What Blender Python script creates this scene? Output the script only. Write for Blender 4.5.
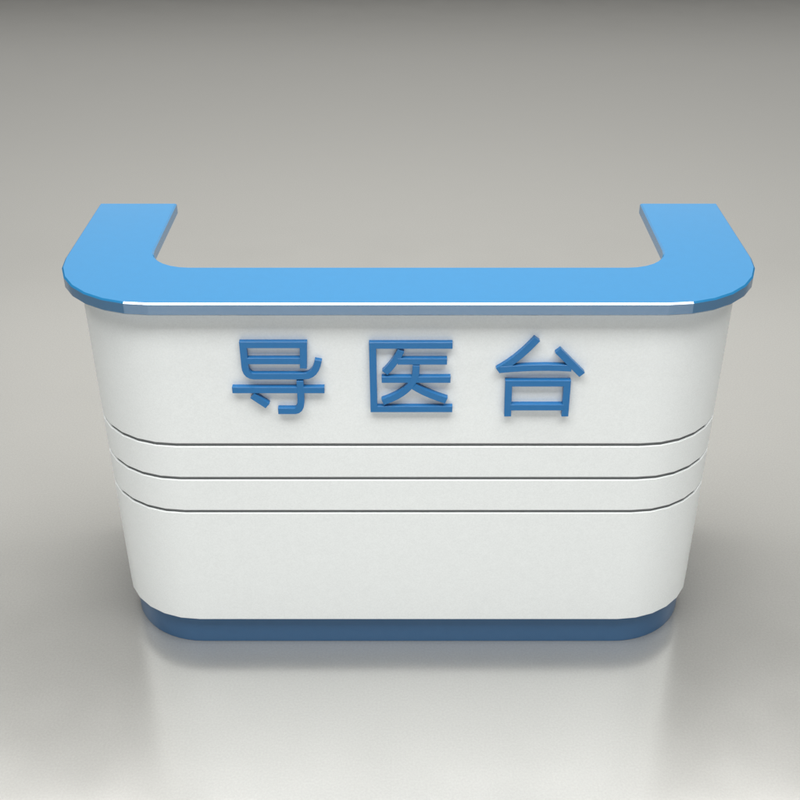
import bpy, bmesh, math
from math import radians as R, sin, cos, pi
from mathutils import Vector

sc = bpy.context.scene
for o in list(bpy.data.objects): bpy.data.objects.remove(o)

# ------------------------------------------------------------------ camera
cam = bpy.data.cameras.new('camera'); cam_o = bpy.data.objects.new('camera', cam)
sc.collection.objects.link(cam_o); sc.camera = cam_o
cam_o.location = (0, -2.2503, 2.2289)
cam_o.rotation_euler = (R(90 - 31.679), 0, 0)
cam.sensor_width = 36; cam.lens = 1094.7 / 800 * 36
cam.shift_x = -8.4 / 800
cam.clip_end = 500

# ------------------------------------------------------------------ light
w = bpy.data.worlds.new('World'); sc.world = w; w.use_nodes = True
bg = w.node_tree.nodes['Background']
bg.inputs[0].default_value = (1.0, 0.99, 0.965, 1); bg.inputs[1].default_value = 0.06

def area(name, loc, target, sx, sy, power, col=(1, 1, 1), spread=180):
    l = bpy.data.lights.new(name, 'AREA'); l.shape = 'RECTANGLE'; l.size = sx; l.size_y = sy
    l.energy = power; l.color = col; l.spread = R(spread)
    o = bpy.data.objects.new(name, l); sc.collection.objects.link(o)
    o.location = loc
    o.rotation_euler = (Vector(target) - Vector(loc)).to_track_quat('-Z', 'Y').to_euler()
    return o
area('front_softbox', (0, -1.75, 5.0), (0, 0, 0.8), 5.6, 1.3, 254, (1, 1, 1))
area('low_front_panel', (0, -6, 2.05), (0, 0, 0.6), 8.5, 0.8, 68, (1, 1, 1))
area('overhead_softbox', (0, 0.3, 4.5), (0, 0.3, 0), 3.0, 2.0, 214, (1, .99, .97))
area('overhead_lamp', (0, 0.6, 4.4), (0, 0.6, 0), 2.0, 1.0, 54, (1, .99, .97))
area('overhead_panel', (0, 2, 5), (0, 2, 0), 10, 2, 238, (1, .99, .95))
area('rear_wall_panel', (0, 11, 3.0), (0, 2, 1), 12, 4.0, 38, (1, .985, .93))
area('rear_low_panel', (0, 10.8, 2.0), (0, 2, 1), 12, 3.0, 34, (1, .985, .93))
area('rear_strip_panel', (0, 9, 5), (0, 2, 0), 22, 3, 78, (1, .985, .94))

sc.view_settings.view_transform = 'Standard'; sc.view_settings.look = 'None'
sc.view_settings.exposure = 0; sc.view_settings.gamma = 1
sc.render.engine = 'CYCLES'

# ------------------------------------------------------------------ materials
def mat(name, col, rough, spec=0.5, coat=0.0, coat_rough=0.05, ior=1.5, mottle=0.0, mscale=8, rvar=0.0, bump=0.0, bscale=300, grain=0.0, gscale=400):
    m = bpy.data.materials.new(name); m.use_nodes = True
    nt = m.node_tree; b = nt.nodes['Principled BSDF']
    b.inputs['Base Color'].default_value = (*col, 1)
    b.inputs['Roughness'].default_value = rough
    b.inputs['Specular IOR Level'].default_value = spec
    b.inputs['IOR'].default_value = ior
    b.inputs['Coat Weight'].default_value = coat
    b.inputs['Coat Roughness'].default_value = coat_rough
    tc = nt.nodes.new('ShaderNodeTexCoord')
    n = nt.nodes.new('ShaderNodeTexNoise'); n.inputs['Scale'].default_value = mscale
    n.inputs['Detail'].default_value = 5
    nt.links.new(tc.outputs['Object'], n.inputs['Vector'])
    if mottle:
        r = nt.nodes.new('ShaderNodeMapRange')
        r.inputs['From Min'].default_value = .3; r.inputs['From Max'].default_value = .7
        r.inputs['To Min'].default_value = 1 - mottle; r.inputs['To Max'].default_value = 1 + mottle
        nt.links.new(n.outputs['Fac'], r.inputs['Value'])
        v = nt.nodes.new('ShaderNodeVectorMath'); v.operation = 'SCALE'
        v.inputs[0].default_value = col
        nt.links.new(r.outputs[0], v.inputs['Scale'])
        nt.links.new(v.outputs[0], b.inputs['Base Color'])
    if grain:
        g = nt.nodes.new('ShaderNodeTexNoise'); g.inputs['Scale'].default_value = gscale; g.inputs['Detail'].default_value = 2
        nt.links.new(tc.outputs['Object'], g.inputs['Vector'])
        gr = nt.nodes.new('ShaderNodeMapRange')
        gr.inputs['From Min'].default_value = .3; gr.inputs['From Max'].default_value = .7
        gr.inputs['To Min'].default_value = 1 - grain; gr.inputs['To Max'].default_value = 1 + grain
        nt.links.new(g.outputs['Fac'], gr.inputs['Value'])
        gv = nt.nodes.new('ShaderNodeVectorMath'); gv.operation = 'SCALE'
        nt.links.new(v.outputs[0], gv.inputs[0]); nt.links.new(gr.outputs[0], gv.inputs['Scale'])
        nt.links.new(gv.outputs[0], b.inputs['Base Color'])
    if rvar:
        r = nt.nodes.new('ShaderNodeMapRange')
        r.inputs['From Min'].default_value = .3; r.inputs['From Max'].default_value = .7
        r.inputs['To Min'].default_value = rough - rvar; r.inputs['To Max'].default_value = rough + rvar
        nt.links.new(n.outputs['Fac'], r.inputs['Value'])
        nt.links.new(r.outputs[0], b.inputs['Roughness'])
    if bump:
        n2 = nt.nodes.new('ShaderNodeTexNoise'); n2.inputs['Scale'].default_value = bscale
        nt.links.new(tc.outputs['Object'], n2.inputs['Vector'])
        bp = nt.nodes.new('ShaderNodeBump'); bp.inputs['Strength'].default_value = bump
        bp.inputs['Distance'].default_value = .001
        nt.links.new(n2.outputs['Fac'], bp.inputs['Height'])
        nt.links.new(bp.outputs[0], b.inputs['Normal'])
    return m

M_floor = mat('polished_floor', (.286, .285, .268), .21, .5, ior=4.2, mottle=.012, mscale=3, rvar=.02, grain=.055, gscale=170)
M_white = mat('white_lacquer', (.852, .880, .870), .3, .36, mottle=.008, mscale=30, bump=.05, grain=.035, gscale=260)
M_blue = mat('blue_lacquer', (.0085, .122, .268), .16, .5, ior=2.5, mottle=.015, mscale=40, grain=.02, gscale=260)
M_sign = mat('blue_acrylic', (.011, .156, .40), .25, .5, mottle=.02, mscale=60)
M_plinth = mat('blue_plinth_laminate', (.040, .120, .245), .3, .5, mottle=.02, mscale=40)
M_reveal = mat('grey_reveal', (.25, .26, .265), .5, .4)

# ------------------------------------------------------------------ helpers
def link(name, bm, m, parent=None, angle=20, crisp=None):
    bmesh.ops.recalc_face_normals(bm, faces=bm.faces)
    for e in bm.edges:
        e.smooth = len(e.link_faces) == 2 and e.calc_face_angle(0) < R(angle) and not (crisp and crisp(e))
    for f in bm.faces: f.smooth = True
    me = bpy.data.meshes.new(name); bm.to_mesh(me); bm.free()
    me.materials.append(m)
    o = bpy.data.objects.new(name, me); sc.collection.objects.link(o)
    if parent: o.parent = parent
    return o

def u_line(W, y0, rad, yend, seg=7):
    """open U outline, left back end -> front -> right back end"""
    p = [(-W, yend)]
    for i in range(seg + 1):
        a = pi / 2 * (1 - i / seg)
        p.append((-(W - rad) - rad * sin(a), y0 + rad - rad * cos(a)))
    for i in range(seg + 1):
        a = pi / 2 * i / seg
        p.append(((W - rad) + rad * sin(a), y0 + rad - rad * cos(a)))
    p.append((W, yend))
    return p

def u_ring(outer, inner, z0, z1, bevel=0.0, bsel=None, seg=7):
    """solid U: outer and inner are (W, y0, radius, yend); quads all along, so it shades cleanly"""
    bm = bmesh.new()
    po, pi_ = u_line(*outer, seg=seg), u_line(*inner, seg=seg)
    n = len(po)
    V = [[bm.verts.new((x, y, z)) for (x, y) in pl] for z in (z0, z1) for pl in (po, pi_)]
    ob, ib, ot, it = V
    for i in range(n - 1):
        for q in ((ob[i], ob[i+1], ot[i+1], ot[i]), (ib[i+1], ib[i], it[i], it[i+1]),
                  (ot[i], ot[i+1], it[i+1], it[i]), (ib[i], ib[i+1], ob[i+1], ob[i])):
            bm.faces.new(q)
    for i in (0, n - 1):
        bm.faces.new((ob[i], ot[i], it[i], ib[i]))
    if bevel:
        bmesh.ops.recalc_face_normals(bm, faces=bm.faces)
        es = []
        for e in bm.edges:
            a, b = e.verts
            if abs(a.co.z - b.co.z) > 1e-6: continue
            if e.calc_face_angle(0) > R(60) and (bsel is None or bsel((a.co + b.co) / 2)): es.append(e)
        bmesh.ops.bevel(bm, geom=es, offset=bevel, segments=1, profile=.5, affect='EDGES', clamp_overlap=True)
    return bm

def stroke(bm, pts, width, y_back, y_front, bevel=.0005):
    """one flat bar following pts in the front plane, extruded forward, with chamfered front edges"""
    P = [Vector(p) for p in pts]; h = width / 2
    L, Rr = [], []
    for i, p in enumerate(P):
        if i == 0: d = (P[1] - P[0]).normalized(); n = Vector((-d.y, d.x)); s = 1
        elif i == len(P) - 1: d = (P[-1] - P[-2]).normalized(); n = Vector((-d.y, d.x)); s = 1
        else:
            d1 = (P[i] - P[i-1]).normalized(); d2 = (P[i+1] - P[i]).normalized()
            n1 = Vector((-d1.y, d1.x)); n2 = Vector((-d2.y, d2.x)); n = (n1 + n2).normalized()
            s = 1 / max(.5, n.dot(n1))
        L.append(p + n * h * s); Rr.append(p - n * h * s)
    loop = L + Rr[::-1]
    back = [bm.verts.new((q.x, y_back, q.y)) for q in loop]
    front = [bm.verts.new((q.x, y_front + bevel, q.y)) for q in loop]
    # inset loop for the front chamfer
    k = (h - bevel) / h
    L2 = [(a + b) / 2 + (a - b) / 2 * k for a, b in zip(L, Rr)]
    R2 = [(a + b) / 2 - (a - b) / 2 * k for a, b in zip(L, Rr)]
    d0 = (P[1] - P[0]).normalized() * bevel; d1 = (P[-1] - P[-2]).normalized() * bevel
    L2[0] += d0; R2[0] += d0; L2[-1] -= d1; R2[-1] -= d1
    face = [bm.verts.new((q.x, y_front, q.y)) for q in L2 + R2[::-1]]
    n = len(loop); m = len(P)
    for i in range(n):
        j = (i + 1) % n
        bm.faces.new((back[i], back[j], front[j], front[i]))
        bm.faces.new((front[i], front[j], face[j], face[i]))
    for i in range(m - 1):
        bm.faces.new((face[i], face[i+1], face[n-2-i], face[n-1-i]))
        bm.faces.new((back[i+1], back[i], back[n-1-i], back[n-2-i]))

# ------------------------------------------------------------------ floor
bm = bmesh.new()
bmesh.ops.create_grid(bm, x_segments=2, y_segments=2, size=60)
fl = link('floor', bm, M_floor); fl['kind'] = 'structure'

# ------------------------------------------------------------------ reception desk
desk = bpy.data.objects.new('reception_desk', None); sc.collection.objects.link(desk)
desk['label'] = 'white U-shaped reception desk with blue countertop, blue plinth and blue Chinese sign on its front'
desk['category'] = 'reception desk'

WT, RT, YE = .8545, .2552, .6179
TOP = 1.1; TH = .0325; ZB = .0995
WB, YB, RB = .8205, .0327, .2369
BE = YE - .02
GAP = .005

u_bm = u_ring((WT, 0, RT, YE), (.6422, .1983, .1062, YE), TOP - TH, TOP, .0038,
              bsel=lambda c: c.z > TOP - .001 or c.z < TOP - TH + .001)
# the lip turns the corner in short flats; the first flat next to the straight front stays crisp
def crisp(e):
    a, b = e.verts
    return abs(a.co.x - b.co.x) < .012 and max(abs(a.co.x), abs(b.co.x)) < .68 and max(a.co.y, b.co.y) < .04 and abs(a.co.z - b.co.z) > .001
link('countertop', u_bm, M_blue, desk, angle=20, crisp=crisp)

def wall(inset): return (WB - inset, YB + inset, RB - inset, BE)
g = [.6865, .5828, .4767]
sk = .006
spans = [('upper_panel', g[0] + GAP, TOP - TH - .001, 'plain white panel carrying the sign'),
         ('band_panel', g[1] + GAP, g[0] - GAP, 'upper of the two narrow white bands'),
         ('band_panel', g[2] + GAP, g[1] - GAP, 'lower of the two narrow white bands'),
         ('lower_panel', ZB, g[2] - GAP, 'tall white panel above the plinth')]
for nm, z0, z1, lab in spans:
    b = u_ring(wall(0), wall(sk), z0, z1, .0012, bsel=lambda c: True)
    link(nm, b, M_white, desk)['label'] = lab
# carcass behind the skins: grey in the reveals between the panels, white on the staff side
b = u_ring(wall(sk + .0005), wall(sk + .009), ZB + .002, TOP - TH - .002)
link('reveal_strip', b, M_reveal, desk)
inn = (.6422 + .095, .1983 - .085, .1062, BE)
b = u_ring(wall(sk + .0095), inn, ZB + .002, TOP - TH - .002)
link('inner_wall', b, M_white, desk)
b = u_ring((.8064, .0503, .2227, BE - .02), (.6422 + .105, .1983 - .075, .1062, BE - .02), 0, ZB + .0015, .001, bsel=lambda c: c.z < .01, seg=14)
link('plinth', b, M_plinth, desk)

CHARACTERS = {
  'dao': [
    [(-0.2515, 0.9167), (-0.2483, 0.9805), (-0.3915, 0.9805), (-0.3912, 0.9216), (-0.3904, 0.9123), (-0.3881, 0.905), (-0.3842, 0.8995), (-0.3789, 0.8961), (-0.372, 0.8946), (-0.2511, 0.8946), (-0.2421, 0.8958), (-0.2343, 0.8996), (-0.2276, 0.9058), (-0.2222, 0.9144), (-0.218, 0.9255), (-0.2149, 0.939)] ,
    [(-0.3857, 0.9369), (-0.2583, 0.9369)] ,
    [(-0.4269, 0.8562), (-0.2036, 0.8562)] ,
    [(-0.2615, 0.8824), (-0.2617, 0.8289), (-0.2626, 0.8175), (-0.2646, 0.8086), (-0.2679, 0.8021), (-0.2724, 0.7981), (-0.2781, 0.7965), (-0.3193, 0.7965)] ,
    [(-0.3793, 0.8405), (-0.3441, 0.8117)] ,
  ],
  'yi': [
    [(0.1045, 0.9789), (-0.0849, 0.9789), (-0.0843, 0.8013), (0.1076, 0.8013)] ,
    [(-0.0175, 0.9655), (-0.0237, 0.9518), (-0.0307, 0.9387), (-0.0385, 0.9264), (-0.0472, 0.9149), (-0.0567, 0.9042)] ,
    [(-0.0255, 0.9361), (0.0922, 0.9361)] ,
    [(-0.0645, 0.8858), (0.1015, 0.8858)] ,
    [(0.0185, 0.9258), (0.0179, 0.905), (0.0152, 0.8919), (0.0104, 0.8795), (0.0035, 0.8679), (-0.0055, 0.8572), (-0.0166, 0.8472), (-0.0298, 0.8381), (-0.0452, 0.8299), (-0.0627, 0.8224)] ,
    [(0.0129, 0.8673), (0.0248, 0.8589), (0.0387, 0.8506), (0.0546, 0.8425), (0.0725, 0.8346), (0.0924, 0.8267)] ,
  ],
  'tai': [
    [(0.3038, 0.9959), (0.2914, 0.9801), (0.2789, 0.9655), (0.2662, 0.952), (0.2533, 0.9397), (0.2404, 0.9286), (0.2273, 0.9187), (0.2142, 0.91)] ,
    [(0.2184, 0.9125), (0.248, 0.9154), (0.2772, 0.9174), (0.3061, 0.9185), (0.3346, 0.9188), (0.3628, 0.9182), (0.3906, 0.9167)] ,
    [(0.3548, 0.9651), (0.4172, 0.8992)] ,
    [(0.244, 0.7812), (0.2421, 0.8753), (0.3837, 0.8753), (0.3846, 0.7812)] ,
    [(0.2487, 0.8073), (0.3808, 0.8073)] ,
  ],
}

LAB = {'dao': 'raised blue character 导, left in the sign', 'yi': 'raised blue character 医, middle of the sign',
       'tai': 'raised blue character 台, right in the sign'}
for key, strokes in CHARACTERS.items():
    bm = bmesh.new()
    for i, s in enumerate(strokes):
        stroke(bm, s, .0168, YB + .001 - .0002 * (i + 1), YB - .0135 - .0004 * i)
    link('sign_character', bm, M_sign, desk, angle=25)['label'] = LAB[key]
